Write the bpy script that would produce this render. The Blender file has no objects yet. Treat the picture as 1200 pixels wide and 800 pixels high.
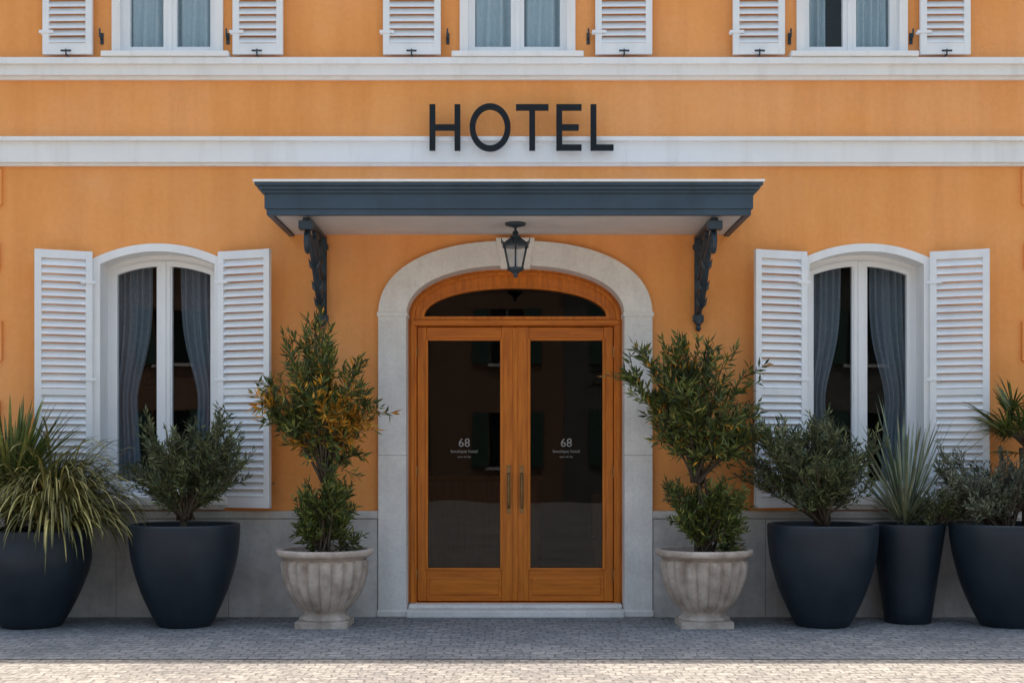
import bpy, math, random
from mathutils import Vector, Matrix, noise
R = math.radians
scene = bpy.context.scene
# ------------------------------------------------------------ materials
def new_mat(name):
    m = bpy.data.materials.new(name); m.use_nodes = True
    nt = m.node_tree
    return m, nt, nt.nodes['Principled BSDF'], nt.nodes['Material Output']

def tex_noise(nt, scale, detail=3, rough=.55, stretch=None):
    n = nt.nodes.new('ShaderNodeTexNoise')
    n.inputs['Scale'].default_value = scale
    n.inputs['Detail'].default_value = detail
    n.inputs['Roughness'].default_value = rough
    tc = nt.nodes.new('ShaderNodeTexCoord')
    out = tc.outputs['Object']
    if stretch:
        mp = nt.nodes.new('ShaderNodeMapping'); mp.inputs['Scale'].default_value = stretch
        nt.links.new(out, mp.inputs['Vector']); out = mp.outputs['Vector']
    nt.links.new(out, n.inputs['Vector'])
    return n

def ramp(nt, src, stops):
    r = nt.nodes.new('ShaderNodeValToRGB')
    el = r.color_ramp.elements
    el[0].position, el[0].color = stops[0][0], (*stops[0][1], 1)
    el[1].position, el[1].color = stops[-1][0], (*stops[-1][1], 1)
    for p, c in stops[1:-1]:
        e = el.new(p); e.color = (*c, 1)
    nt.links.new(src, r.inputs['Fac'])
    return r

def mixc(nt, fac, a, b, mode='MIX'):
    m = nt.nodes.new('ShaderNodeMix'); m.data_type = 'RGBA'; m.blend_type = mode
    if hasattr(fac, 'links'): nt.links.new(fac, m.inputs[0])
    else: m.inputs[0].default_value = fac
    for i, s in ((6, a), (7, b)):
        if hasattr(s, 'links'): nt.links.new(s, m.inputs[i])
        else: m.inputs[i].default_value = (*s, 1)
    return m.outputs[2]

def bump(nt, bsdf, src, strength, dist):
    b = nt.nodes.new('ShaderNodeBump')
    b.inputs['Strength'].default_value = strength; b.inputs['Distance'].default_value = dist
    nt.links.new(src, b.inputs['Height']); nt.links.new(b.outputs['Normal'], bsdf.inputs['Normal'])

def simple(name, c1, c2, scale=3, rough=.6, bscale=None, bstr=.3, bdist=.003, metal=0, spec=.5, stretch=None, fine=None, streak=0):
    m, nt, b, o = new_mat(name)
    n = tex_noise(nt, scale, 4, .6, stretch=stretch)
    r = ramp(nt, n.outputs['Fac'], [(.3, c1), (.7, c2)])
    col = r.outputs['Color']
    if fine:
        f = tex_noise(nt, fine, 2, .7)
        fr = ramp(nt, f.outputs['Fac'], [(.3, (.9,)*3), (.6, (1.0,)*3)])
        col = mixc(nt, 1.0, col, fr.outputs['Color'], 'MULTIPLY')
    if streak:
        s = tex_noise(nt, 1.0, 5, .65, stretch=(7, 7, .8))
        sr = ramp(nt, s.outputs['Fac'], [(.30, (.62, .58, .53)), (.50, (1, 1, 1))])
        col = mixc(nt, streak, col, sr.outputs['Color'], 'MULTIPLY')
    nt.links.new(col, b.inputs['Base Color'])
    b.inputs['Roughness'].default_value = rough
    b.inputs['Metallic'].default_value = metal
    b.inputs['Specular IOR Level'].default_value = spec
    if bscale:
        n2 = tex_noise(nt, bscale, 3, .6, stretch=stretch)
        bump(nt, b, n2.outputs['Fac'], bstr, bdist)
    return m

def stucco_mat():
    m, nt, b, o = new_mat('orange_stucco')
    n = tex_noise(nt, .55, 6, .66)
    r = ramp(nt, n.outputs['Fac'], [(.28, (.86, .345, .095)), (.48, (.91, .395, .13)), (.70, (.93, .445, .19))])
    st = tex_noise(nt, 1.0, 4, .6, stretch=(5, 5, .35))
    sr = ramp(nt, st.outputs['Fac'], [(.33, (.92, .88, .84)), (.60, (1, 1, 1))])
    c = mixc(nt, .8, r.outputs['Color'], sr.outputs['Color'], 'MULTIPLY')
    f = tex_noise(nt, 22, 3, .7)
    fr = ramp(nt, f.outputs['Fac'], [(.3, (.94, .93, .91)), (.6, (1, 1, 1))])
    c = mixc(nt, .8, c, fr.outputs['Color'], 'MULTIPLY')
    nt.links.new(c, b.inputs['Base Color'])
    b.inputs['Roughness'].default_value = .9; b.inputs['Specular IOR Level'].default_value = .2
    n2 = tex_noise(nt, 60, 3, .7)
    n3 = tex_noise(nt, 3.5, 2, .5)
    a = nt.nodes.new('ShaderNodeMath'); a.operation = 'MULTIPLY_ADD'; a.inputs[1].default_value = 5
    nt.links.new(n3.outputs['Fac'], a.inputs[0]); nt.links.new(n2.outputs['Fac'], a.inputs[2])
    bump(nt, b, a.outputs[0], .6, .005)
    return m

def glass_mat(name='window_glass', tint=(.55, .59, .61), base=.03, wav=0.006):
    m, nt, b, o = new_mat(name)
    nt.nodes.remove(b)
    tr = nt.nodes.new('ShaderNodeBsdfTransparent'); tr.inputs['Color'].default_value = (*tint, 1)
    gl = nt.nodes.new('ShaderNodeBsdfGlossy'); gl.inputs['Roughness'].default_value = .01
    gl.inputs['Color'].default_value = (.9, .95, 1, 1)
    lw = nt.nodes.new('ShaderNodeLayerWeight'); lw.inputs['Blend'].default_value = .5
    pw = nt.nodes.new('ShaderNodeMath'); pw.operation = 'POWER'; pw.inputs[1].default_value = 4
    nt.links.new(lw.outputs['Facing'], pw.inputs[0])
    ad = nt.nodes.new('ShaderNodeMath'); ad.operation = 'ADD'; ad.inputs[1].default_value = base; ad.use_clamp = True
    nt.links.new(pw.outputs[0], ad.inputs[0])
    n = tex_noise(nt, 1.3, 1, .4)
    bp = nt.nodes.new('ShaderNodeBump'); bp.inputs['Strength'].default_value = .3; bp.inputs['Distance'].default_value = wav
    nt.links.new(n.outputs['Fac'], bp.inputs['Height']); nt.links.new(bp.outputs['Normal'], gl.inputs['Normal'])
    mx = nt.nodes.new('ShaderNodeMixShader')
    nt.links.new(ad.outputs[0], mx.inputs[0]); nt.links.new(tr.outputs[0], mx.inputs[1]); nt.links.new(gl.outputs[0], mx.inputs[2])
    nt.links.new(mx.outputs[0], o.inputs['Surface'])
    return m

def leaf_mat(name, stops, rough=.45):
    m, nt, b, o = new_mat(name)
    g = nt.nodes.new('ShaderNodeNewGeometry')
    r = ramp(nt, g.outputs['Random Per Island'], stops)
    n = tex_noise(nt, 5, 1, .5)
    nr = ramp(nt, n.outputs['Fac'], [(.35, (.62, .64, .6)), (.65, (1.2, 1.2, 1.0))])
    c = mixc(nt, 1.0, r.outputs['Color'], nr.outputs['Color'], 'MULTIPLY')
    nt.links.new(c, b.inputs['Base Color'])
    b.inputs['Roughness'].default_value = rough; b.inputs['Specular IOR Level'].default_value = .4
    return m

def paving_mat(name, c1, c2, cm, w, h):
    m, nt, b, o = new_mat(name)
    tc = nt.nodes.new('ShaderNodeTexCoord')
    wn = tex_noise(nt, 1.7, 3, .6)
    add = nt.nodes.new('ShaderNodeVectorMath'); add.operation = 'MULTIPLY_ADD'
    add.inputs[1].default_value = (.22, .22, 0)
    nt.links.new(wn.outputs['Color'], add.inputs[0]); nt.links.new(tc.outputs['Object'], add.inputs[2])
    br = nt.nodes.new('ShaderNodeTexBrick')
    br.inputs['Scale'].default_value = 1; br.inputs['Brick Width'].default_value = w
    br.inputs['Row Height'].default_value = h; br.inputs['Mortar Size'].default_value = .007
    br.inputs['Mortar Smooth'].default_value = .5
    br.inputs['Color1'].default_value = (*c1, 1); br.inputs['Color2'].default_value = (*c2, 1)
    br.inputs['Mortar'].default_value = (*cm, 1)
    nt.links.new(add.outputs[0], br.inputs['Vector'])
    n = tex_noise(nt, .9, 5, .65)
    nr = ramp(nt, n.outputs['Fac'], [(.3, (.72, .72, .74)), (.7, (1.1, 1.08, 1.04))])
    c = mixc(nt, 1, br.outputs['Color'], nr.outputs[0], 'MULTIPLY')
    n2 = tex_noise(nt, 20, 4, .8)
    nr2 = ramp(nt, n2.outputs['Fac'], [(.34, (.55, .55, .55)), (.66, (1.3, 1.3, 1.3))])
    c = mixc(nt, 1, c, nr2.outputs[0], 'MULTIPLY')
    nt.links.new(c, b.inputs['Base Color']); b.inputs['Roughness'].default_value = .85
    a = nt.nodes.new('ShaderNodeMath'); a.operation = 'MULTIPLY_ADD'; a.inputs[1].default_value = -.8
    nt.links.new(br.outputs['Fac'], a.inputs[0]); nt.links.new(n2.outputs['Fac'], a.inputs[2])
    bump(nt, b, a.outputs[0], .8, .012)
    return m

M = {}
M['stucco'] = stucco_mat()
M['white'] = simple('white_trim_paint', (.83, .845, .86), (.88, .885, .89), 2.5, .6, 40, .25, .002, streak=.22)
M['shutter'] = simple('white_shutter_paint', (.78, .82, .87), (.86, .885, .91), 5, .5, streak=.12)
M['frame'] = simple('white_window_paint', (.83, .85, .88), (.87, .885, .90), 4, .4)
M['stone'] = simple('pale_limestone', (.72, .70, .68), (.88, .86, .83), 2.6, .75, 30, .5, .003, fine=40, streak=.2)
M['plinth'] = simple('marble_plinth', (.44, .425, .41), (.78, .74, .70), 1.9, .55, 25, .35, .003, fine=30, streak=.3)
M['joint'] = simple('mortar_joint', (.22, .2, .19), (.3, .28, .26), 5, .9)
M['wood'] = simple('varnished_door_wood', (.46, .118, .006), (.72, .215, .016), 4, .36, 14, .25, .002, stretch=(9, 9, .7), spec=.4)
M['woodh'] = simple('varnished_door_wood_rail', (.46, .118, .006), (.70, .205, .016), 4, .36, 14, .25, .002, stretch=(.7, 9, 9), spec=.4)
M['canopy'] = simple('slate_blue_metal_paint', (.034, .062, .095), (.048, .082, .122), 3, .42, spec=.4, streak=.3)
M['iron'] = simple('dark_wrought_iron', (.014, .028, .042), (.035, .056, .078), 8, .45)
M['soffit'] = simple('soffit_board_paint', (.62, .60, .60), (.72, .69, .69), 2, .7)
M['sign'] = simple('charcoal_sign_metal', (.006, .009, .015), (.010, .014, .02), 6, .5, spec=.25)
M['planter'] = simple('dark_fibre_planter', (.010, .018, .028), (.022, .032, .046), 3, .48, 60, .3, .0015, spec=.4, streak=.25)
M['urn'] = simple('weathered_cast_stone', (.36, .285, .235), (.66, .57, .50), 7, .85, 40, .6, .004, fine=25, streak=.4)
M['soil'] = simple('potting_soil', (.02, .014, .009), (.05, .035, .022), 20, .95, 60, 1, .01)
M['bark'] = simple('twig_bark', (.05, .035, .022), (.11, .08, .055), 20, .85)
M['brass'] = simple('aged_brass', (.20, .11, .04), (.32, .19, .08), 10, .4, metal=.8)
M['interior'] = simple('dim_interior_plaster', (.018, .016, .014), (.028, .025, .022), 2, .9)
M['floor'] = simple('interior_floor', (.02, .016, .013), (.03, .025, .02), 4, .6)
M['curtain'] = simple('grey_curtain', (.36, .41, .48), (.46, .51, .58), 30, .9)
M['sheer'] = simple('sheer_curtain', (.50, .62, .68), (.60, .70, .74), 30, .9)
M['glass'] = glass_mat(base=.035)
M['glassu'] = glass_mat('upper_window_glass', (.8, .84, .86), .04)
M['glassd'] = glass_mat('tinted_door_glass', (.34, .34, .34), .026, .004)
M['glassl'] = glass_mat('lantern_glass', (.8, .82, .84), .08, .004)
M['decal'] = simple('frosted_lettering', (.26, .25, .24), (.32, .31, .30), 5, .6)
M['terracotta'] = simple('terracotta_roof', (.32, .12, .06), (.45, .2, .1), 8, .85)
M['leaf_oleander'] = leaf_mat('oleander_leaf', [(0, (.026, .046, .012)), (.4, (.072, .10, .026)), (.8, (.15, .175, .042)), (1, (.28, .26, .07))])
M['leaf_olive'] = leaf_mat('olive_leaf', [(0, (.03, .048, .024)), (.5, (.08, .105, .05)), (1, (.21, .23, .12))])
M['leaf_grey'] = leaf_mat('grey_shrub_leaf', [(0, (.06, .075, .055)), (.5, (.13, .155, .12)), (1, (.28, .30, .25))])
M['leaf_orange'] = leaf_mat('turning_leaf', [(0, (.32, .12, .012)), (.5, (.62, .27, .02)), (1, (.7, .38, .06))])
M['leaf_sword'] = leaf_mat('sword_leaf', [(0, (.035, .06, .018)), (.5, (.11, .145, .04)), (1, (.28, .29, .10))])
M['leaf_grass'] = leaf_mat('arching_grass_leaf', [(0, (.05, .055, .017)), (.5, (.18, .175, .055)), (1, (.45, .38, .17))])
M['leaf_blue'] = leaf_mat('grey_yucca_leaf', [(0, (.07, .10, .07)), (.5, (.18, .22, .16)), (1, (.38, .40, .29))])

# ------------------------------------------------------------ builders
def empty(name, loc=(0, 0, 0)):
    e = bpy.data.objects.new(name, None); e.location = loc
    e.empty_display_size = .2
    scene.collection.objects.link(e); return e

def setparent(ob, parent):
    if parent is not None:
        ob.parent = parent
        ob.matrix_parent_inverse = Matrix.Translation(-Vector(parent.location))

class MB:
    def __init__(s): s.v = []; s.f = []; s.m = []; s.sm = []
    def add(s, vs, fs, mi=0, mat=None, smooth=False):
        o = len(s.v)
        for v in vs:
            s.v.append(tuple(mat @ Vector(v)) if mat is not None else tuple(v))
        for f in fs:
            s.f.append(tuple(i + o for i in f)); s.m.append(mi); s.sm.append(smooth)
    def box(s, x0, x1, y0, y1, z0, z1, mi=0, mat=None):
        vs = [(x0,y0,z0),(x1,y0,z0),(x1,y1,z0),(x0,y1,z0),(x0,y0,z1),(x1,y0,z1),(x1,y1,z1),(x0,y1,z1)]
        fs = [(0,3,2,1),(4,5,6,7),(0,1,5,4),(1,2,6,5),(2,3,7,6),(3,0,4,7)]
        s.add(vs, fs, mi, mat)
    def tube(s, pts, rad, n=8, mi=0, mat=None, sx=1):
        pts = [Vector(p) for p in pts]; vs = []; fs = []
        k = len(pts)
        up = None
        for i, p in enumerate(pts):
            t = (pts[min(i+1, k-1)] - pts[max(i-1, 0)])
            if t.length < 1e-9: t = Vector((0, 0, 1))
            t.normalize()
            if up is None:
                up = Vector((1, 0, 0)) if abs(t.x) < .9 else Vector((0, 1, 0))
            a = (up - t * up.dot(t)).normalized(); bb = t.cross(a); up = a
            r = rad[i] if isinstance(rad, (list, tuple)) else rad
            for j in range(n):
                an = 2*math.pi*j/n
                vs.append(p + a*math.cos(an)*r*sx + bb*math.sin(an)*r)
        for i in range(k-1):
            for j in range(n):
                fs.append((i*n+j, i*n+(j+1) % n, (i+1)*n+(j+1) % n, (i+1)*n+j))
        if n > 3:
            fs.append(tuple(range(n))[::-1]); fs.append(tuple((k-1)*n+j for j in range(n)))
        s.add(vs, fs, mi, mat, n > 4)
    def lathe(s, prof, c=(0, 0, 0), n=48, mi=0, mod=None, smooth=True, rot=0):
        vs = []; fs = []
        for i, (r, z) in enumerate(prof):
            for j in range(n):
                a = 2*math.pi*j/n + rot
                rr = r * (mod(a, z) if mod else 1)
                vs.append((c[0]+rr*math.cos(a), c[1]+rr*math.sin(a), c[2]+z))
        for i in range(len(prof)-1):
            for j in range(n):
                fs.append((i*n+j, i*n+(j+1) % n, (i+1)*n+(j+1) % n, (i+1)*n+j))
        s.add(vs, fs, mi, None, smooth)
    def build(s, name, mats, parent=None, bevel=0, seg=2):
        me = bpy.data.meshes.new(name)
        me.from_pydata(s.v, [], s.f)
        if not isinstance(mats, (list, tuple)): mats = [mats]
        for m in mats: me.materials.append(m)
        me.polygons.foreach_set('material_index', s.m)
        me.polygons.foreach_set('use_smooth', s.sm)
        me.update()
        ob = bpy.data.objects.new(name, me); scene.collection.objects.link(ob)
        if bevel:
            b = ob.modifiers.new('bevel', 'BEVEL'); b.width = bevel; b.segments = seg; b.limit_method = 'ANGLE'; b.angle_limit = R(40)
        setparent(ob, parent)
        return ob

def boxes(name, lst, mat, parent=None, bevel=.005):
    b = MB()
    for t in lst: b.box(*t)
    return b.build(name, mat, parent, bevel)

def plate(name, loops, yf, th, mat, parent=None, bevel=0):
    cu = bpy.data.curves.new(name, 'CURVE'); cu.dimensions = '2D'; cu.fill_mode = 'BOTH'; cu.extrude = th/2
    for lp in loops:
        sp = cu.splines.new('POLY'); sp.points.add(len(lp)-1)
        for p, (x, z) in zip(sp.points, lp): p.co = (x, z, 0, 1)
        sp.use_cyclic_u = True
    tmp = bpy.data.objects.new('tmp', cu); scene.collection.objects.link(tmp)
    bpy.context.view_layer.update()
    dg = bpy.context.evaluated_depsgraph_get()
    me = bpy.data.meshes.new_from_object(tmp.evaluated_get(dg))
    bpy.data.objects.remove(tmp); bpy.data.curves.remove(cu)
    for v in me.vertices:
        x, y, z = v.co; v.co = (x, yf + th/2 - z, y)
    me.name = name; me.materials.clear(); me.materials.append(mat)
    for p in me.polygons: p.use_smooth = False; p.material_index = 0
    me.update()
    ob = bpy.data.objects.new(name, me); scene.collection.objects.link(ob)
    if bevel:
        b = ob.modifiers.new('bevel', 'BEVEL'); b.width = bevel; b.segments = 2; b.limit_method = 'ANGLE'; b.angle_limit = R(40)
    setparent(ob, parent)
    return ob

def arch_pts(cx, hw, zs, rise, n=2.0, k=40):
    out = []
    for i in range(k+1):
        t = math.pi * i / k
        c, s_ = math.cos(t), math.sin(t)
        out.append((cx - math.copysign(abs(c)**(2/n), c)*hw, zs + rise*abs(s_)**(2/n)))
    return out            # left -> right
def seg_pts(cx, hw, zs, rise, k=20):
    out = []
    Rr = (hw*hw + rise*rise)/(2*rise)
    for i in range(k+1):
        x = -hw + 2*hw*i/k
        out.append((cx+x, zs + rise - Rr + math.sqrt(Rr*Rr - x*x)))
    return out
def closed(top, z0):
    return [(top[0][0], z0)] + top + [(top[-1][0], z0)]
def rect(x0, x1, z0, z1): return [(x0, z0), (x0, z1), (x1, z1), (x1, z0)]

# ------------------------------------------------------------ hotel building
H = empty('hotel_building')
BX = 5.35; TOP = 7.1
DC = .030                      # door axis
WL = [(-3.19, .515), (3.19, .515)]
WU = [(-3.10, .50), (.05, .52), (3.06, .50)]

holes = [closed(arch_pts(DC, 1.19, 2.71, .63, 2.25), .002)]
for cx, hw in WL: holes.append(closed(seg_pts(cx, hw+.05, 3.20, .13), 1.08))
for cx, hw in WU: holes.append(rect(cx-hw+.02, cx+hw-.02, 5.03, 6.72))
plate('wall_front', [rect(-BX, BX, -.05, TOP)] + holes, 0, .32, M['stucco'], H)
boxes('wall_sides_and_back', [(-BX+.002, -BX+.3, .322, 9, -.05, TOP), (BX-.3, BX-.002, .322, 9, -.05, TOP), (-BX+.302, BX-.302, 8.7, 8.998, -.05, TOP)], M['stucco'], H, 0)
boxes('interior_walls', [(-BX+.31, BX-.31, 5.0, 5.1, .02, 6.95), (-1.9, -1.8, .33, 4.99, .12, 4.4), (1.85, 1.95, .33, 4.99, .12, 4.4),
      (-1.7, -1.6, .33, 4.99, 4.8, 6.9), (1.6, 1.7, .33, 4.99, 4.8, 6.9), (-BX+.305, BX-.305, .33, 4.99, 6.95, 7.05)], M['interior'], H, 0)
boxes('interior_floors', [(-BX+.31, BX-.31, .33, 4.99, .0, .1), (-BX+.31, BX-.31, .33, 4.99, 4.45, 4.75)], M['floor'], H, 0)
lb = MB(); lb.box(-1.2, .3, 3.2, 3.8, .1, 1.15); lb.box(-1.25, .35, 3.15, 3.85, 1.15, 1.2)
lb.box(.9, 1.5, 2.6, 3.2, .1, .5); lb.box(.9, 1.5, 3.05, 3.2, .5, 1.0)
lb.build('reception_desk', M['wood'], H, .01)

rb = MB()
e = .42
rb.add([(-BX-e, -e, TOP+.22), (BX+e, -e, TOP+.22), (BX+e, 9+e, TOP+.22), (-BX-e, 9+e, TOP+.22), (-1.5, 4.5, 9.2), (1.5, 4.5, 9.2)],
       [(0,1,5,4), (1,2,5), (2,3,4,5), (3,0,4), (3,2,1,0)])
rb.build('roof', M['terracotta'], H)
boxes('eaves_cornice', [(-BX-.36, BX+.36, -.36, 9.36, TOP+.1, TOP+.215), (-BX-.2, BX+.2, -.2, 9.2, TOP-.1, TOP+.11)], M['white'], H, .01)

boxes('upper_string_course', [(-BX-.05, BX+.05, -.075, .02, 4.855, 4.985), (-BX-.09, BX+.09, -.115, .01, 4.945, 5.005), (-BX-.03, BX+.03, -.035, .015, 4.825, 4.858)], M['white'], H, .006)
boxes('lower_string_course', [(-BX-.05, BX+.05, -.065, .02, 4.075, 4.275), (-BX-.08, BX+.08, -.10, .01, 4.262, 4.302), (-BX-.03, BX+.03, -.035, .015, 4.05, 4.08)], M['white'], H, .006)

q = []
for s_ in (-1, 1):
    for (a, b_, w) in ((3.70, 4.03, .80), (3.12, 3.36, .78), (2.30, 2.66, .8), (1.62, 1.95, .78), (1.0, 1.3, .8)):
        x0, x1 = (-BX-.03, -BX+w-.04) if s_ < 0 else (BX-w+.04, BX+.03)
        q.append((x0, x1, -.03, .02, a, b_))
boxes('quoins', q, M['stucco'], H, .006)

SX0, SX1 = DC-1.232, DC+1.232
pl = MB()
random.seed(4)
def run(x0, x1):
    x = x0
    while x < x1 - .05:
        w = random.uniform(.85, 1.25); xe = min(x+w, x1)
        if x1 - xe < .3: xe = x1
        pl.box(x+.0025, xe-.0025, -.05, .02, 0.0, .88)
        x = xe
run(-BX-.04, SX0-.003); run(SX1+.003, BX+.04)
pl.build('plinth_slabs', M['plinth'], H, .003)
boxes('plinth_cap', [(-BX-.05, SX0-.003, -.062, .015, .884, .952), (SX1+.003, BX+.05, -.062, .015, .884, .952)], M['plinth'], H, .008)
boxes('plinth_backing', [(-BX-.03, SX0-.004, -.044, .01, .0, .882), (SX1+.004, BX+.03, -.044, .01, .0, .882)], M['joint'], H, 0)

outer = arch_pts(DC, 1.23, 2.70, .675, 2.3, 64); inner = arch_pts(DC, .98, 2.70, .455, 2.25, 64)
plate('entrance_stone_arch', [[(outer[0][0], .0)] + outer + [(outer[-1][0], .0), (inner[-1][0], .0)] + inner[::-1] + [(inner[0][0], .0)]], -.06, .27, M['stone'], H, .01)
ks = MB()
ks.add([(DC-.13,-.085,3.12),(DC+.13,-.085,3.12),(DC+.175,-.085,3.40),(DC-.175,-.085,3.40),
        (DC-.13,-.0,3.12),(DC+.13,-.0,3.12),(DC+.175,-.0,3.40),(DC-.175,-.0,3.40)],
       [(0,1,2,3),(7,6,5,4),(4,5,1,0),(5,6,2,1),(6,7,3,2),(7,4,0,3)])
ks.build('keystone', M['stone'], H, .008)
boxes('arch_imposts', [(DC-1.242, DC-.968, -.072, .19, 2.695, 2.735), (DC+.968, DC+1.242, -.072, .19, 2.695, 2.735),
                       (DC-1.24, DC-.97, -.07, .19, .005, .06), (DC+.97, DC+1.24, -.07, .19, .005, .06)], M['stone'], H, .006)
boxes('arch_joints', [(DC-1.2315, DC-.9785, -.0608, .0, 1.45, 1.454), (DC+.9785, DC+1.2315, -.0608, .0, 1.45, 1.454)], M['joint'], H, 0)
boxes('door_threshold', [(DC-.975, DC+.975, -.10, .5, .0, .062), (DC-.968, DC+.968, .05, .5, .064, .10)], M['stone'], H, .008)

YD = .205
fo = closed(arch_pts(DC, .99, 2.70, .465, 2.25, 48), .10)
hole_leaf = rect(DC-.905, DC+.905, .104, 2.635)
fan = arch_pts(DC, .835, 2.715, .265, 2.1, 40)
plate('door_frame', [fo, hole_leaf, fan], YD, .11, M['wood'], H, .006)
fan_o = arch_pts(DC, .865, 2.712, .295, 2.1, 40)
plate('fanlight_moulding', [fan_o + [(DC+.865, 2.695), (DC-.865, 2.695)], [(x, z+.006) for x, z in fan]], YD-.014, .02, M['wood'], H, .004)
fr_o = arch_pts(DC, .955, 2.70, .43, 2.2, 48); fr_i = arch_pts(DC, .925, 2.70, .40, 2.2, 48)
plate('door_frame_moulding', [[(fr_o[0][0], .105)] + fr_o + [(fr_o[-1][0], .105), (fr_i[-1][0], .105)] + fr_i[::-1] + [(fr_i[0][0], .105)]], YD-.022, .03, M['wood'], H, .006)
boxes('door_transom', [(DC-.955, DC+.955, YD-.03, YD+.03, 2.64, 2.69)], M['woodh'], H, .008)
leaf = MB(); rail = MB(); brass = MB()
yl = YD+.03
def bx(mb, xa, xb, *r): mb.box(min(xa, xb), max(xa, xb), *r)
for s_ in (-1, 1):
    a, b_ = DC + s_*.003, DC + s_*.90
    g0, g1 = DC + s_*.125, DC + s_*.815
    bx(leaf, a, g0, yl, yl+.05, .112, 2.63); bx(leaf, g1, b_, yl, yl+.05, .112, 2.63)
    bx(rail, g0+s_*.001, g1-s_*.001, yl+.002, yl+.05, .112, .405); bx(rail, g0+s_*.001, g1-s_*.001, yl+.002, yl+.05, 2.515, 2.628)
    bx(leaf, g0-s_*.012, g0+s_*.014, yl-.012, yl+.02, .40, 2.525); bx(leaf, g1+s_*.012, g1-s_*.014, yl-.012, yl+.02, .40, 2.525)
    bx(rail, g0+s_*.015, g1-s_*.015, yl-.010, yl+.02, .392, .418); bx(rail, g0+s_*.015, g1-s_*.015, yl-.010, yl+.02, 2.503, 2.53)
    bx(rail, g0+s_*.03, g1-s_*.03, yl-.010, yl+.01, .17, .33)
    hx = DC + s_*.06
    bx(brass, hx-.02, hx+.02, yl-.006, yl+.003, .92, 1.36)
    brass.tube([(hx, yl-.005, .97), (hx, yl-.05, .985), (hx, yl-.058, 1.05), (hx, yl-.058, 1.2), (hx, yl-.05, 1.27), (hx, yl-.005, 1.285)], .011, 10)
    for hz in (.35, 1.3, 2.4):
        xx = DC + s_*.905
        brass.tube([(xx, yl-.012, hz-.05), (xx, yl-.012, hz+.05)], .011, 8)
leaf.box(DC-.022, DC+.022, yl-.018, yl+.004, .115, 2.62)
leaf.build('door_leaf_stiles', M['wood'], H, .005); rail.build('door_leaf_rails', M['woodh'], H, .005)
brass.build('door_handles', M['brass'], H, .002)
gb = MB()
for s_ in (-1, 1):
    x0, x1 = sorted((DC+s_*.12, DC+s_*.82)); y = yl+.03
    gb.add([(x0, y, .39), (x1, y, .39), (x1, y, 2.53), (x0, y, 2.53)], [(0,1,2,3)])
gb.add([(DC-.87, YD+.06, 2.69), (DC+.87, YD+.06, 2.69), (DC+.87, YD+.06, 3.02), (DC-.87, YD+.06, 3.02)], [(0,1,2,3)])
gb.build('door_glass', M['glassd'], H)

def text_mesh(name, body, size, cx, y, z, mat, parent):
    cu = bpy.data.curves.new(name, 'FONT'); cu.body = body; cu.size = size; cu.align_x = 'CENTER'; cu.extrude = .0008; cu.resolution_u = 3
    t = bpy.data.objects.new('tmp', cu); scene.collection.objects.link(t); bpy.context.view_layer.update()
    me = bpy.data.meshes.new_from_object(t.evaluated_get(bpy.context.evaluated_depsgraph_get()))
    bpy.data.objects.remove(t); bpy.data.curves.remove(cu)
    for v in me.vertices:
        a, b_, c = v.co; v.co = (cx+a, y-c, z+b_)
    me.materials.clear(); me.materials.append(mat)
    ob = bpy.data.objects.new(name, me); scene.collection.objects.link(ob); setparent(ob, parent); return ob
for s_ in (-1, 1):
    cx = DC + s_*.47
    text_mesh('door_lettering_number', '68', .11, cx, yl+.024, 1.53, M['decal'], H)
    text_mesh('door_lettering_name', 'boutique hotel', .042, cx, yl+.024, 1.475, M['decal'], H)
    text_mesh('door_lettering_line', 'open all day', .026, cx, yl+.024, 1.43, M['decal'], H)

# ---------------------------- windows
def curtain(mb, xa, xb, z0, z1, y, folds, pinch=None, side=-1):
    nx, nz = folds*8, 24; vs = []; fs = []
    for k in range(nz+1):
        t = k/nz; z = z0 + (z1-z0)*t
        w = 1.0
        if pinch: w = 1 - (1-pinch)*math.exp(-((t-.38)/.22)**2) if t > .38 else pinch + (1-pinch)*.35*((.38-t)/.38)
        for j in range(nx+1):
            u = j/nx
            uu = u*w if side < 0 else 1-(1-u)*w
            x = xa + (xb-xa)*uu
            vs.append((x, y + .028*math.sin(u*folds*2*math.pi + .5*math.sin(t*4+u*5)) + .012*math.sin(u*folds*3.7+t*3), z))
    for k in range(nz):
        for j in range(nx):
            a = k*(nx+1)+j; fs.append((a, a+1, a+nx+2, a+nx+1))
    mb.add(vs, fs, 0, None, True)

def pane(xa, xb, z0, fn, k=10):
    top = [(xa + (xb-xa)*i/k, fn(xa + (xb-xa)*i/k)) for i in range(k+1)]
    return [(xa, z0)] + top + [(xb, z0)]

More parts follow.
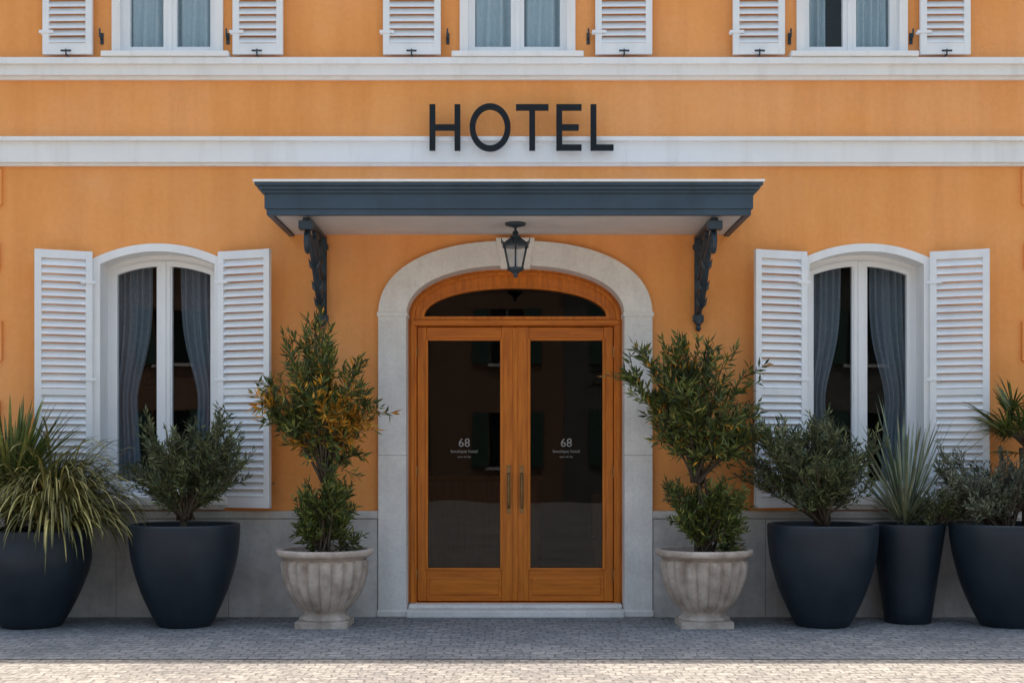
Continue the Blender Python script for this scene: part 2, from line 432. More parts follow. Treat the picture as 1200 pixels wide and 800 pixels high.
YW = .215
for cx, hw in WL:
    so = closed(seg_pts(cx, hw+.075, 3.215, .14), 1.06); si = closed(seg_pts(cx, hw, 3.17, .115), 1.10)
    plate('window_surround', [so, si], -.028, .30, M['white'], H, .005)
    boxes('window_sill', [(cx-hw-.13, cx+hw+.13, -.115, .2, 1.005, 1.085), (cx-hw-.09, cx+hw+.09, -.075, .02, .965, 1.01)], M['white'], H, .01)
    hh = hw+.012
    Rr = (hw*hw + .115**2)/(.23)
    fn = lambda x, cx=cx: 3.17 + .115 - Rr + math.sqrt(Rr*Rr - (x-cx)**2) - .10
    plate('window_frame', [closed(seg_pts(cx, hh, 3.175, .116), 1.09),
          pane(cx-hw+.085, cx-.07, 1.21, fn), pane(cx+.07, cx+hw-.085, 1.21, fn)], YW, .06, M['frame'], H, .006)
    f2 = lambda x, cx=cx: fn(x) + .045
    plate('window_casements', [pane(cx-hw+.045, cx-.004, 1.165, f2), pane(cx-hw+.088, cx-.055, 1.215, lambda x: fn(x)-.004),
                              pane(cx+.004, cx+hw-.045, 1.165, f2), pane(cx+.055, cx+hw-.088, 1.215, lambda x: fn(x)-.004)], YW-.018, .03, M['frame'], H, .004)
    boxes('window_astragal', [(cx-.022, cx+.022, YW-.034, YW-.005, 1.17, fn(cx)+.04)], M['frame'], H, .008)
    g = MB(); g.add([(cx-hw, YW+.035, 1.15), (cx+hw, YW+.035, 1.15), (cx+hw, YW+.035, 3.27), (cx-hw, YW+.035, 3.27)], [(0,1,2,3)])
    g.build('window_glass', M['glass'], H)
    c = MB()
    curtain(c, cx-hw-.05, cx-.14, 1.12, 3.26, .34, 7, .66, -1)
    curtain(c, cx+.12, cx+hw+.05, 1.12, 3.26, .34, 7, .66, 1)
    c.build('window_curtains', M['curtain'], H)

for cx, hw in WU:
    plate('window_surround', [rect(cx-hw, cx+hw, 5.055, 6.75), rect(cx-hw+.075, cx+hw-.075, 5.085, 6.68)], -.03, .2, M['white'], H, .006)
    boxes('window_sill', [(cx-hw-.07, cx+hw+.07, -.135, .1, 5.008, 5.058)], M['white'], H, .01)
    w2 = hw-.07
    plate('window_frame', [rect(cx-w2, cx+w2, 5.08, 6.69), rect(cx-w2+.065, cx-.06, 5.15, 6.62), rect(cx+.06, cx+w2-.065, 5.15, 6.62)], .07, .06, M['frame'], H, .006)
    boxes('window_astragal', [(cx-.02, cx+.02, .052, .08, 5.09, 6.67)], M['frame'], H, .006)
    g = MB(); g.add([(cx-w2, .11, 5.1), (cx+w2, .11, 5.1), (cx+w2, .11, 6.66), (cx-w2, .11, 6.66)], [(0,1,2,3)])
    g.build('window_glass', M['glassu'], H)
    c = MB()
    if cx > 2:
        curtain(c, cx-w2, cx-.18, 5.06, 6.7, .24, 4); curtain(c, cx+.05, cx+w2, 5.06, 6.7, .20, 6)
    else:
        curtain(c, cx-w2, cx-.02, 5.06, 6.7, .19, 4); curtain(c, cx+.02, cx+w2, 5.06, 6.7, .19, 4)
    c.build('window_curtains', M['sheer'], H)

# ---------------------------- shutters
def shutter(hinge, ang, w, h, flip=False, midrail=.45):
    mb = MB(); Mx = Matrix.Translation(hinge) @ Matrix.Rotation(ang, 4, 'Z')
    t = .021; st = .058
    mb.box(0, st, -t, t, 0, h, 0, Mx); mb.box(w-st, w, -t, t, 0, h, 0, Mx)
    rails = [(0.0, .10), (h-.075, h)]
    if midrail: rails.append((h*midrail-.03, h*midrail+.03))
    for a, b_ in rails: mb.box(st-.001, w-st+.001, -t+.002, t-.002, a+.001, b_-.001, 0, Mx)
    spans = sorted(rails)
    for i in range(len(spans)-1):
        a, b_ = spans[i][1], spans[i+1][0]
        n = max(2, int(round((b_-a)/.066))); p = (b_-a)/n
        for j in range(n):
            zc = a + p*(j+.5)
            tilt = R(-34 if not flip else 34)
            L = Mx @ Matrix.Translation((0, 0, zc)) @ Matrix.Rotation(tilt, 4, 'X') @ Matrix.Rotation(R(random.uniform(-2.5, 2.5)), 4, 'X')
            mb.box(st-.003, w-st+.003, -.0045, .0045, -.037, .037, 0, L)
    mb.build('window_shutter', M['shutter'], H, .002, 1)
    hm = MB()
    for f in (.12, .5, .88):
        hm.box(-.03, .10, -t-.007, -t-.001, h*f-.014, h*f+.014, 0, Mx)
        hm.box(-.03, .10, t+.001, t+.007, h*f-.014, h*f+.014, 0, Mx)
    hm.build('shutter_hinges', M['shutter'], H, .002, 1)

random.seed(9)
for cx, hw in WL:
    wl, wr = (.49, .525) if cx < 0 else (.515, .505)
    shutter((cx-hw-(.06 if cx < 0 else .035), -.055, .985), R(180+(22 if cx < 0 else 18)), wl, 2.29, True)
    shutter((cx+hw+.045, -.055, .985), R(-(20 if cx < 0 else 22)), wr, 2.29)
UP = [(-4.2, -3.754), (-2.50, -2.05), (-1.154, -.638), (.746, 1.254), (1.977, 2.44), (3.654, 4.10)]
for i, (a, b_) in enumerate(UP):
    shutter((a, -.075, 5.035), R(random.uniform(-1.5, .5)), b_-a, 1.68, False, .5)
hk = MB()
for i, (a, b_) in enumerate(UP):
    m_ = (a+b_)/2
    hk.tube([(m_, .0, 5.022), (m_, -.13, 5.022), (m_, -.135, 5.07)], .007, 6)
    hk.tube([(m_-.045, -.135, 5.055), (m_+.045, -.135, 5.055)], .009, 6)
    ex = b_+.06 if i % 2 == 0 else a-.06
    hk.tube([(ex, .0, 5.2), (ex, -.07, 5.2), (ex, -.075, 5.27)], .008, 6)
    hk.box(ex-.014, ex+.014, -.012, .005, 5.15, 5.25)
for cx, hw in WL:
    for s_ in (-1, 1):
        x = cx + s_*(hw+.53)
        hk.tube([(x, 0, 1.2), (x-s_*.01, -.22, 1.2)], .006, 6)
hk.build('shutter_holdbacks', M['iron'], H)

# ------------------------------------------------------------ canopy
C = empty('entrance_canopy', (-.02, 0, 3.42))
cxm = -.026
slabs = [(1.985, 1.10, 3.42, 3.475), (2.0, 1.115, 3.47, 3.60), (2.022, 1.137, 3.595, 3.625), (2.045, 1.16, 3.62, 3.655), (2.068, 1.183, 3.65, 3.678)]
mb = MB()
for hw, d, z0, z1 in slabs[:1]:
    mb.box(cxm-hw, cxm+hw, -d, -d+.05, z0, z1); mb.box(cxm-hw, cxm-hw+.05, -d+.051, -.002, z0, z1); mb.box(cxm+hw-.05, cxm+hw, -d+.051, -.002, z0, z1)
for hw, d, z0, z1 in slabs[1:]:
    mb.box(cxm-hw, cxm+hw, -d, -.002, z0, z1)
mb.build('canopy_fascia', M['canopy'], C, .007, 3)
boxes('canopy_soffit', [(cxm-1.932, cxm+1.932, -1.048, -.003, 3.437, 3.469)], M['soffit'], C, .002)
boxes('canopy_roof_flashing', [(cxm-2.08, cxm+2.08, -1.195, -.002, 3.677, 3.697)], M['white'], C, .003)
boxes('canopy_wall_flashing', [(cxm-2.03, cxm+2.03, -.05, -.001, 3.698, 3.72)], M['white'], C, .004)

def bracket(x):
    mb = MB()
    zt = 3.42
    mb.box(x-.032, x+.032, -.030, -.001, 2.68, zt)
    mb.box(x-.048, x+.048, -.045, -.0015, 2.65, 2.71); mb.box(x-.045, x+.045, -.045, -.0012, 3.30, 3.345)
    mb.box(x-.03, x+.03, -1.0, -.033, zt-.030, zt-.0005)
    mb.box(x-.06, x+.06, -1.04, -.93, zt-.10, zt-.031)
    def bez(p0, p1, p2, p3, n=22):
        return [tuple((1-t)**3*a + 3*(1-t)**2*t*b + 3*(1-t)*t*t*c + t**3*d for a, b, c, d in zip(p0, p1, p2, p3)) for t in [i/n for i in range(n+1)]]
    def yz(pts): return [(x, y, z) for y, z in pts]
    main = bez((-.03, 2.74), (-.34, 2.76), (-.30, 3.10), (-.95, 3.33))
    mb.tube(yz(main), [.024 + .010*math.sin(i/22*math.pi) for i in range(23)], 10, sx=1.0)
    def spiral(cy, cz, r0, turns, a0, sgn=1, n=34, r=.016):
        pts = []
        for i in range(n+1):
            t = i/n; a = a0 + sgn*turns*2*math.pi*t; rr = r0*(1-.82*t)
            pts.append((cy + rr*math.cos(a), cz + rr*math.sin(a)))
        mb.tube(yz(pts), [r*(1-.4*i/n) for i in range(n+1)], 8, sx=1.6)
    spiral(-.90, 3.22, .105, 1.35, R(100), 1)
    spiral(-.12, 2.86, .095, 1.3, R(-70), -1)
    spiral(-.20, 3.24, .12, 1.3, R(120), 1, r=.015)
    spiral(-.52, 3.29, .075, 1.2, R(-20), 1, r=.014)
    mb.tube(yz(bez((-.03, 3.05), (-.20, 3.0), (-.36, 3.2), (-.58, 3.37))), .015, 8, sx=1.3)
    for t, s in ((5, .034), (10, .04), (15, .036)):
        y, z = main[t]
        mb.tube([(x, y+.01, z-.05), (x-.028, y-.03, z-.01), (x-.048, y-.05, z+.05)], [.008, s*.5, .003], 8)
        mb.tube([(x, y+.01, z-.05), (x+.028, y-.03, z-.01), (x+.048, y-.05, z+.05)], [.008, s*.5, .003], 8)
    mb.lathe([(0, -.07), (.016, -.06), (.026, -.04), (.018, -.015), (.032, 0), (.032, .04), (0.0, .045)], (x, -.034, 2.63), 12)
    mb.build('canopy_bracket', M['iron'], C, .004)
bracket(-1.70); bracket(1.675)

# ------------------------------------------------------------ lantern
Lx, Ly = .03, -.62
L = empty('hanging_lantern', (Lx, Ly, 3.2))
lm = MB()
lm.lathe([(0, .417), (.09, .417), (.085, .395), (.03, .38), (.0, .378)], (Lx, Ly, 3.02), 24)
lm.tube([(Lx, Ly, 3.41), (Lx, Ly, 3.36)], .01, 8)
lm.lathe([(.0, 3.375), (.02, 3.37), (.032, 3.35), (.018, 3.335), (.05, 3.325), (.05, 3.31), (.10, 3.275), (.128, 3.245), (.128, 3.232), (.0, 3.230)], (Lx, Ly, 0), 6, smooth=False, rot=R(30))
tz, bz, tr_, br_ = 3.232, 3.05, .108, .066
for k in range(6):
    a = R(30+60*k); a2 = R(90+60*k)
    p = lambda r, z, a=a: (Lx+r*math.cos(a), Ly+r*math.sin(a), z)
    p2 = lambda r, z, a=a2: (Lx+r*math.cos(a), Ly+r*math.sin(a), z)
    lm.tube([p(tr_, tz), p(br_, bz)], .008, 6)
    lm.tube([p(br_, bz), p2(br_, bz)], .008, 6)
    lm.tube([p(.11, 3.26), p(.135, 3.275), p(.14, 3.30)], [.008, .006, .003], 6)
lm.lathe([(.074, 3.052), (.07, 3.035), (.04, 3.02), (.018, 3.0), (.022, 2.985), (.0, 2.965)], (Lx, Ly, 0), 12)
lm.build('lantern_frame', M['iron'], L)
lg = MB(); lg.lathe([(tr_-.003, tz), (br_-.003, bz)], (Lx, Ly, 0), 6, smooth=False, rot=R(30)); lg.build('lantern_glass', M['glassl'], L)
bl = MB(); bl.lathe([(.018, 3.06), (.018, 3.11), (.0, 3.112)], (Lx, Ly, 0), 12); bl.lathe([(.012, 3.112), (.026, 3.135), (.024, 3.16), (0, 3.18)], (Lx, Ly, 0), 14)
bl.build('lantern_bulb', M['frame'], L)

# ------------------------------------------------------------ sign
S = empty('hotel_sign', (.07, -.12, 4.4))
z0, z1 = 4.165, 4.575; yS = -.15; th = .035; sw = .052
zm = (z0+z1)/2
def poly(name, loops): plate(name, loops, yS, th, M['sign'], S, .003)
a, b_ = -.735, -.46
poly('letter_h', [[(a, z0), (a, z1), (a+sw, z1), (a+sw, zm+sw/2), (b_-sw, zm+sw/2), (b_-sw, z1), (b_, z1), (b_, z0), (b_-sw, z0), (b_-sw, zm-sw/2), (a+sw, zm-sw/2), (a+sw, z0)]])
oc, orx, orz = -.195, .183, (z1-z0)/2+.008
def ell(rx, rz): return [(oc+rx*math.cos(2*math.pi*i/56), zm+rz*math.sin(2*math.pi*i/56)) for i in range(56)]
poly('letter_o', [ell(orx, orz), ell(orx-sw, orz-sw)])
a, b_ = .035, .325; m_ = (a+b_)/2
poly('letter_t', [[(a, z1), (b_, z1), (b_, z1-sw), (m_+sw/2, z1-sw), (m_+sw/2, z0), (m_-sw/2, z0), (m_-sw/2, z1-sw), (a, z1-sw)]])
a, b_ = .395, .62
poly('letter_e', [[(a, z0), (a, z1), (b_, z1), (b_, z1-sw), (a+sw, z1-sw), (a+sw, zm+sw/2), (b_-.025, zm+sw/2), (b_-.025, zm-sw/2), (a+sw, zm-sw/2), (a+sw, z0+sw), (b_, z0+sw), (b_, z0)]])
a, b_ = .70, .905
poly('letter_l', [[(a, z0), (a, z1), (a+sw, z1), (a+sw, z0+sw), (b_, z0+sw), (b_, z0)]])
pm = MB()
for x in (-.71, -.485, -.35, -.04, .18, .42, .725):
    pm.tube([(x, 0, zm+.05), (x, yS+th, zm+.05)], .006, 6)
pm.build('sign_standoffs', M['sign'], S)

# ------------------------------------------------------------ planters
def smooth_prof(pts, n=5):
    out = []
    for i in range(len(pts)-1):
        p0 = Vector(pts[max(i-1, 0)]); p1 = Vector(pts[i]); p2 = Vector(pts[i+1]); p3 = Vector(pts[min(i+2, len(pts)-1)])
        for k in range(n):
            t = k/n
            out.append(tuple(.5*((2*p1)+(-p0+p2)*t+(2*p0-5*p1+4*p2-p3)*t*t+(-p0+3*p1-3*p2+p3)*t**3)))
    out.append(tuple(pts[-1])); return out

def soil(mb, c, r, z, seed):
    n, kr = 32, 6; vs = [(c[0], c[1], z+.02)]; fs = []
    for i in range(1, kr+1):
        for j in range(n):
            a = 2*math.pi*j/n; rr = r*i/kr
            vs.append((c[0]+rr*math.cos(a), c[1]+rr*math.sin(a), z + .02*noise.noise(Vector((rr*9*math.cos(a), rr*9*math.sin(a), seed)))))
    for j in range(n): fs.append((0, 1+j, 1+(j+1) % n))
    for i in range(kr-1):
        for j in range(n): fs.append((1+i*n+j, 1+(i+1)*n+j, 1+(i+1)*n+(j+1) % n, 1+i*n+(j+1) % n))
    mb.add(vs, fs, 1, None, True)

def round_planter(x, y, R_=.465, h=.87, wide=1.0):
    E = empty('planter', (x, y, 0)); mb = MB()
    body = smooth_prof([(.20*wide, .0), (.225*wide, .012), (.285*wide, .12), (.375*wide, .33), (.44*wide, .56), (R_, .76), (R_+.002, h-.01)])
    prof = [(0, .003)] + body + [(R_-.004, h), (R_-.03, h), (R_-.037, h-.012), (R_-.06, h-.12), (R_-.07, h-.16)]
    mb.lathe(prof, (x, y, 0), 72); soil(mb, (x, y), R_-.05, h-.085, x)
    mb.build('planter_bowl', [M['planter'], M['soil']], E)
def tall_planter(x, y):
    E = empty('planter', (x, y, 0)); mb = MB()
    prof = [(0, .003), (.185, .003), (.195, .012)] + [(.195+.125*t, .012+.84*t) for t in [i/8 for i in range(1, 9)]] + [(.318, .86), (.29, .86), (.284, .85), (.27, .70)]
    mb.lathe(prof, (x, y, 0), 64); soil(mb, (x, y), .285, .78, x)
    mb.build('planter_bowl', [M['planter'], M['soil']], E)
def urn(x, y):
    E = empty('stone_urn', (x, y, 0)); mb = MB()
    NF = 20
    prof = smooth_prof([(.185, .095), (.185, .12), (.205, .15), (.25, .20), (.305, .29), (.342, .40), (.358, .51), (.352, .568)], 6)
    def mod(a, z):
        k = max(0, min(1, (z-.11)/.05)) * max(0, min(1, (.578-z)/.035))
        return 1 + k*(.11*abs(math.sin(a*NF/2))**.7 - .07)
    mb.lathe(prof, (x, y, 0), NF*10, 0, mod)
    top = smooth_prof([(.345, .562), (.352, .575), (.365, .585), (.395, .598), (.412, .608)], 3) + [(.416, .612), (.418, .645), (.410, .655), (.372, .657), (.362, .648), (.345, .56)]
    mb.lathe(top, (x, y, 0), 64)
    mb.lathe([(.212, .053), (.222, .065), (.215, .08), (.195, .09), (.185, .10)], (x, y, 0), 48)
    mb.box(x-.222, x+.222, y-.222, y+.222, .0, .055)
    soil(mb, (x, y), .362, .60, x)
    mb.build('urn_body', [M['urn'], M['soil']], E)

PY = -.62
round_planter(-4.10, PY-.02, .475, .83, 1.12); round_planter(-2.80, PY)
round_planter(2.655, PY); round_planter(4.235, PY, .475, .875)
tall_planter(3.45, -.40)
urn(-1.60, PY); urn(1.64, PY)

# ------------------------------------------------------------ plants
def rdir(rng):
    while True:
        v = Vector((rng.uniform(-1, 1), rng.uniform(-1, 1), rng.uniform(-1, 1)))
        if .05 < v.length < 1: return v.normalized()

def add_leaf(mb, p, d, ln, w, rng, mi):
    d = d.normalized(); s = d.cross(rdir(rng))
    if s.length < .01: return
    s.normalize(); n = s.cross(d)
    m = p + d*ln*.45; tip = p + d*ln - n*ln*.06*rng.random()
    lf = n*w*.25
    mb.add([p, m + s*w*.5 + lf, tip, m - s*w*.5 + lf], [(0, 1, 2), (0, 2, 3)], mi)

def shrub(mb, base, cen, rad, rng, K=26, tw=14, lv=16, ln=.075, w=.014, spread=.7, up=.5, tl=(.12, .26), mat_fn=None, stems=1):
    base = Vector(base); cen = Vector(cen); rad = Vector(rad)
    for k in range(K):
        d = rdir(rng); r = rng.random()**.38
        lump = 1 + .38*noise.noise(d*1.9 + Vector((base.x*7, 3, 1)))
        end = cen + Vector((d.x*rad.x, d.y*rad.y, d.z*rad.z))*r*lump*.86
        b0 = base + Vector((rng.gauss(0, .015*stems), rng.gauss(0, .015*stems), 0))
        mid = b0.lerp(end, .5); mid.x = b0.x + (end.x-b0.x)*.32; mid.y = b0.y + (end.y-b0.y)*.32
        pts = [b0*(1-t)**2 + mid*2*t*(1-t) + end*t*t for t in [i/8 for i in range(9)]]
        mb.tube([p for p in pts], [.010*(1-.75*i/8)+.0015 for i in range(9)], 5, 0)
        for q_ in range(tw):
            t = rng.uniform(.5, 1.0)
            i0 = min(7, int(t*8)); s = pts[i0].lerp(pts[i0+1], t*8-i0)
            tang = (pts[i0+1]-pts[i0]).normalized()
            out = Vector((s.x-cen.x, s.y-cen.y, (s.z-cen.z)*.6))
            if out.length > .01: out.normalize()
            dd = (tang*.5 + rdir(rng)*spread + out*.45 + Vector((0, 0, up))).normalized()
            L_ = rng.uniform(*tl)
            cur = dd.copy(); p = s.copy(); tp = [p.copy()]
            for _ in range(4):
                cur = (cur + Vector((0, 0, .10*up)) + rdir(rng)*.10).normalized(); p = p + cur*L_/4; tp.append(p.copy())
            mb.tube(tp, [.0028, .0025, .002, .0015, .001], 3, 0)
            for l in range(lv):
                u = .08 + .92*(l+rng.random())/lv
                j = min(3, int(u*4)); pp = tp[j].lerp(tp[j+1], u*4-j)
                tg = (tp[j+1]-tp[j]).normalized()
                ld = tg*.75 + rdir(rng)*.75 + Vector((0, 0, .12))
                mi = mat_fn(pp, rng) if mat_fn else 1
                add_leaf(mb, pp, ld, ln*rng.uniform(.6, 1.25), w*rng.uniform(.7, 1.25), rng, mi)

def sword(mb, base, d, ln, w, droop, rng, mi=0, seg=7):
    d = Vector(d).normalized(); p = Vector(base); vs = []; fs = []
    side = d.cross(Vector((0, 0, 1)))
    if side.length < .05: side = Vector((1, 0, 0))
    side.normalize()
    side = (side + rdir(rng)*.35).normalized()
    for i in range(seg+1):
        t = i/seg
        ww = w*(.55+.9*t)*(1-t)**.55 if t > .0 else w*.5
        if i == seg: ww = .0006
        n = side.cross(d)
        vs += [p - side*ww*.5 + n*ww*.18, p.copy(), p + side*ww*.5 + n*ww*.18]
        d = (d + Vector((0, 0, -droop*(.25+1.5*t)/seg))).normalized()
        p = p + d*ln/seg
    for i in range(seg):
        a = i*3; fs += [(a, a+1, a+4, a+3), (a+1, a+2, a+5, a+4)]
    mb.add(vs, fs, mi, None, True)

for (ux, seed, autumn) in ((-1.60, 11, True), (1.64, 23, False)):
    rng = random.Random(seed); mb = MB()
    def mf(p, r, ux=ux, autumn=autumn):
        if autumn:
            c = noise.noise(Vector((p.x*3.2, p.y*3.2, p.z*3.2)))
            w_ = math.exp(-((p.z-1.72)/.24)**2)
            return 2 if (r.random() < .75*w_*(c > -.2)) or r.random() < .04 else 1
        return 2 if r.random() < .05 else 1
    ccx = ux + (.01 if autumn else -.05)
    for k in range(4):
        a = k*1.6; tx = ux + .03*math.cos(a); ty = PY + .03*math.sin(a)
        mb.tube([(tx, ty, .58), (tx+rng.uniform(-.03, .03), ty, 1.0), (ccx+rng.uniform(-.04, .04), PY+.02*math.sin(a), 1.35), (ccx+.08*math.cos(a), PY+.08*math.sin(a), 1.75)], [.017, .014, .012, .008], 7, 0)
    shrub(mb, (ccx, PY, 1.22), (ccx, PY, 1.93), (.64, .44, .62), rng, 38, 12, 14, .098, .021, .8, .5, (.12, .27), mf, 1.6)
    shrub(mb, (ux, PY, .6), (ux+.0, PY, .98), (.38, .32, .40), rng, 24, 12, 14, .078, .018, .75, .5, (.08, .18), None, 2.5)
    mb.build('oleander_shrub', [M['bark'], M['leaf_oleander'], M['leaf_orange']])

rng = random.Random(5); mb = MB()
mb.tube([(-2.80, PY, .78), (-2.81, PY, .92), (-2.79, PY, 1.05)], [.035, .026, .02], 8, 0)
shrub(mb, (-2.80, PY, .90), (-2.72, PY, 1.36), (.74, .46, .46), rng, 46, 13, 15, .07, .015, .7, .8, (.10, .26), None, 1.5)
mb.build('olive_shrub', [M['bark'], M['leaf_olive']])
rng = random.Random(6); mb = MB()
for k in range(3): mb.tube([(2.63+.03*k, PY, .78), (2.62+.04*k, PY, .95), (2.55+.1*k, PY, 1.1)], [.02, .016, .01], 7, 0)
shrub(mb, (2.655, PY, .86), (2.57, PY, 1.35), (.76, .46, .48), rng, 52, 13, 15, .07, .015, .7, .75, (.10, .27), None, 2)
mb.build('olive_shrub', [M['bark'], M['leaf_olive']])
rng = random.Random(8); mb = MB()
shrub(mb, (4.22, PY, .80), (4.10, PY, 1.18), (.62, .42, .34), rng, 42, 14, 14, .052, .013, .7, .6, (.10, .22), None, 4)
mb.build('lavender_shrub', [M['bark'], M['leaf_grey']])
rng = random.Random(31); mb = MB()
for k in range(170):
    a = rng.uniform(0, 2*math.pi); el = R(rng.uniform(35, 88))
    sword(mb, (-4.28+.07*math.cos(a), PY+.07*math.sin(a), .92+rng.uniform(0, .28)), (math.cos(a)*math.cos(el), math.sin(a)*math.cos(el), math.sin(el)),
          rng.uniform(.55, .88), rng.uniform(.032, .05), rng.uniform(.1, .55), rng)
mb.tube([(-4.28, PY, .75), (-4.28, PY, 1.2)], [.06, .045], 10, 1)
mb.build('cordyline_plant', [M['leaf_sword'], M['bark']])
mb = MB()
for k in range(1050):
    a = rng.uniform(0, 2*math.pi); el = R(rng.uniform(12, 76)); rr = rng.uniform(0, .34)
    sword(mb, (-3.92+rr*math.cos(a), PY+rr*math.sin(a), .80+rng.uniform(0, .50)*(1-rr)), (math.cos(a)*math.cos(el), math.sin(a)*math.cos(el), math.sin(el)),
          rng.uniform(.42, .80), rng.uniform(.015, .026), rng.uniform(1.5, 3.0), rng, 0, 7)
mb.build('arching_grass_plant', [M['leaf_grass']])
rng = random.Random(17); mb = MB()
for k in range(110):
    a = rng.uniform(0, 2*math.pi); el = R(rng.triangular(20, 88, 66))
    sword(mb, (3.42+.05*math.cos(a), -.40+.05*math.sin(a), .84+rng.uniform(0, .14)), (math.cos(a)*math.cos(el), math.sin(a)*math.cos(el), math.sin(el)),
          rng.uniform(.6, 1.1), rng.uniform(.020, .032), rng.uniform(.05, .5), rng)
mb.build('yucca_plant', [M['leaf_blue']])
rng = random.Random(19); mb = MB()
shrub(mb, (3.66, -.45, .80), (3.70, -.50, .98), (.26, .24, .16), rng, 16, 12, 14, .05, .012, .7, .4, (.08, .16), None, 3)
mb.build('trailing_shrub', [M['bark'], M['leaf_olive']])
rng = random.Random(41); mb = MB()
tb = Vector((4.42, -.55, 1.52))
mb.tube([(4.42, PY, .78), (4.43, -.58, 1.1), tuple(tb)], [.06, .055, .06], 10, 1)
for k in range(20):
    a = k*2.4 + rng.uniform(-.3, .3); el = R(rng.uniform(-5, 70))
    d = Vector((math.cos(a)*math.cos(el), math.sin(a)*math.cos(el), math.sin(el)))
    st_ = tb + Vector((0, 0, rng.uniform(-.05, .08))); L_ = rng.uniform(.22, .36); hub = st_ + d*L_ + Vector((0, 0, -.03))
    mb.tube([st_, st_ + d*L_*.5 + Vector((0, 0, .01)), hub], [.009, .007, .006], 6, 1)
    side = d.cross(Vector((0, 0, 1))).normalized(); nn = side.cross(d)
    for j in range(26):
        f = (j/25-.5)*R(250)
        ld = (d*math.cos(f) + side*math.sin(f) + nn*(.18*abs(math.sin(f)))+rdir(rng)*.05)
        sword(mb, hub, ld, rng.uniform(.28, .36)*(1-.25*abs(f)/2.2), .028, .5, rng, 0, 5)
mb.build('fan_palm', [M['leaf_sword'], M['bark']])

# ------------------------------------------------------------ ground
gm = MB(); gm.add([(-400, -400, -.004), (400, -400, -.004), (400, 400, -.004), (-400, 400, -.004)], [(0,1,2,3)])
M['ground'] = paving_mat('stone_sett_paving', (.34, .305, .265), (.47, .42, .365), (.24, .22, .20), .11, .10)
gm.build('paved_street_ground', M['ground'])
M['shade_setts'] = paving_mat('shade_tinted_setts', (.21, .225, .245), (.31, .32, .335), (.14, .145, .155), .13, .11)  # same setts, darker and bluer: hotel's shade painted into the colour
pv = MB(); pv.add([(-17, -2.45, 0), (17, -2.45, 0), (17, .0, 0), (-17, .0, 0)], [(0,1,2,3)])  # shade-coloured strip, ends at the hotel's shadow edge
pv.build('shade_tinted_pavement', M['shade_setts'])

# ------------------------------------------------------------ the rest of the street
def street_building(name, x0, x1, yf, depth, h, mat, dirn, rng):
    E = empty(name, ((x0+x1)/2, yf, 0))
    w = x1-x0; n = max(2, int(w/2.8)); floors = int((h-.6)/3.0)
    loops = [rect(x0, x1, -.05, h)]; gl = MB(); sh = MB(); tr = MB()
    yb0 = yf if dirn > 0 else yf-.3
    for f in range(floors):
        for i in range(n):
            cx = x0 + w*(i+.5)/n; zb = f*3.0 + 1.0; zt = zb+1.6
            loops.append(rect(cx-.5, cx+.5, zb, zt))
            yy = yb0+.15
            gl.box(cx-.52, cx+.52, yy-.01, yy+.01, zb-.02, zt+.02)
            yo = yf - .03*dirn
            for s_ in (-1, 1):
                a, b_ = sorted((cx+s_*.53, cx+s_*1.0)); sh.box(a, b_, min(yo, yo-.04*dirn), max(yo, yo-.04*dirn), zb, zt)
            tr.box(cx-.6, cx+.6, min(yf, yf-.1*dirn)+.001, max(yf, yf-.1*dirn)-.001, zb-.1, zb-.02)
            tr.box(cx-.025, cx+.025, yy-.03, yy+.03, zb, zt)
    plate('walls', loops, yb0, .3, mat, E)
    core = MB(); ya, yb = (yf+.305, yf+depth) if dirn > 0 else (yf-depth, yf-.305)
    core.box(x0+.01, x1-.01, ya, yb, -.05, h-.01); core.build('building_core', mat, E)
    gl.build('windows', M['darkglass'], E); sh.build('shutters', M['gsh'], E); tr.build('sills', M['stone'], E)
    r_ = MB(); r_.box(x0-.1, x1+.1, min(yf-.35*dirn, yf+depth*dirn), max(yf-.35*dirn, yf+depth*dirn), h, h+.2); r_.build('roof', M['terracotta'], E)
M['darkglass'] = simple('distant_window_glass', (.02, .025, .03), (.03, .035, .04), 2, .1)
M['gsh'] = simple('green_shutter_paint', (.04, .08, .06), (.06, .11, .08), 3, .6)
rng = random.Random(2)
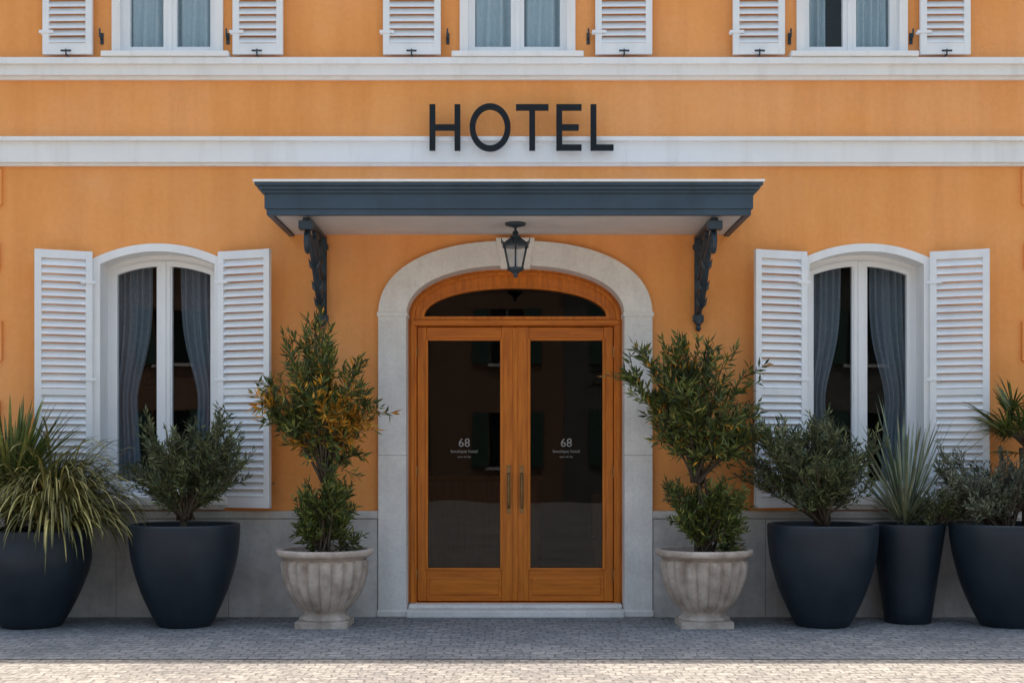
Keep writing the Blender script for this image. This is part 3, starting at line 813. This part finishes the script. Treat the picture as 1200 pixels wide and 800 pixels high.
cols = [((.20, .14, .09), (.25, .18, .12)), ((.18, .16, .14), (.24, .21, .18)), ((.24, .13, .08), (.28, .16, .10)), ((.13, .12, .10), (.19, .17, .14))]
xs = [-34, -22, -11.5, 1.5, 12, 24, 34]
for i in range(6):
    c = cols[i % 4]; mm = simple('street_plaster', c[0], c[1], 1.5, .9)
    street_building('townhouse', xs[i], xs[i+1]-.01, -26, 9, (7.6, 6.6, 7.2, 6.8, 7.4, 6.6)[i], mm, -1, rng)
for (x0, x1, c) in ((-17, -5.8, ((.5, .42, .32), (.58, .5, .4))), (5.8, 17, ((.5, .46, .4), (.6, .55, .48)))):
    mm = simple('street_plaster', c[0], c[1], 1.5, .9)
    street_building('townhouse', x0, x1, .5, 9, 7.3, mm, 1, rng)

# ------------------------------------------------------------ light
EL, AZ = 73.2, 8.0    # sun behind the hotel
w = bpy.data.worlds.new('World'); scene.world = w; w.use_nodes = True
nt = w.node_tree; bg = nt.nodes['Background']
sky = nt.nodes.new('ShaderNodeTexSky'); sky.sky_type = 'NISHITA'; sky.sun_disc = False
sky.sun_elevation = R(EL); sky.sun_rotation = R(AZ); sky.dust_density = 5; sky.air_density = 2.0; sky.ozone_density = 1.6
nt.links.new(sky.outputs[0], bg.inputs['Color']); bg.inputs['Strength'].default_value = .25
ld = bpy.data.lights.new('sun', 'SUN'); ld.energy = 5; ld.angle = R(.5); ld.color = (1, .94, .86)
lo = bpy.data.objects.new('sun', ld); scene.collection.objects.link(lo)
sd = Vector((math.sin(R(AZ))*math.cos(R(EL)), math.cos(R(AZ))*math.cos(R(EL)), math.sin(R(EL))))
lo.rotation_euler = sd.to_track_quat('Z', 'Y').to_euler(); lo.location = (0, 0, 20)

cd = bpy.data.cameras.new('camera'); co = bpy.data.objects.new('camera', cd); scene.collection.objects.link(co)
co.location = (0, -12, 1.5); co.rotation_euler = (R(90), 0, 0)
cd.lens = 46.8; cd.sensor_width = 36; cd.shift_y = .1058; cd.clip_end = 1500; cd.clip_start = .1
scene.camera = co
scene.view_settings.view_transform = 'Standard'; scene.view_settings.look = 'None'; scene.view_settings.exposure = 0
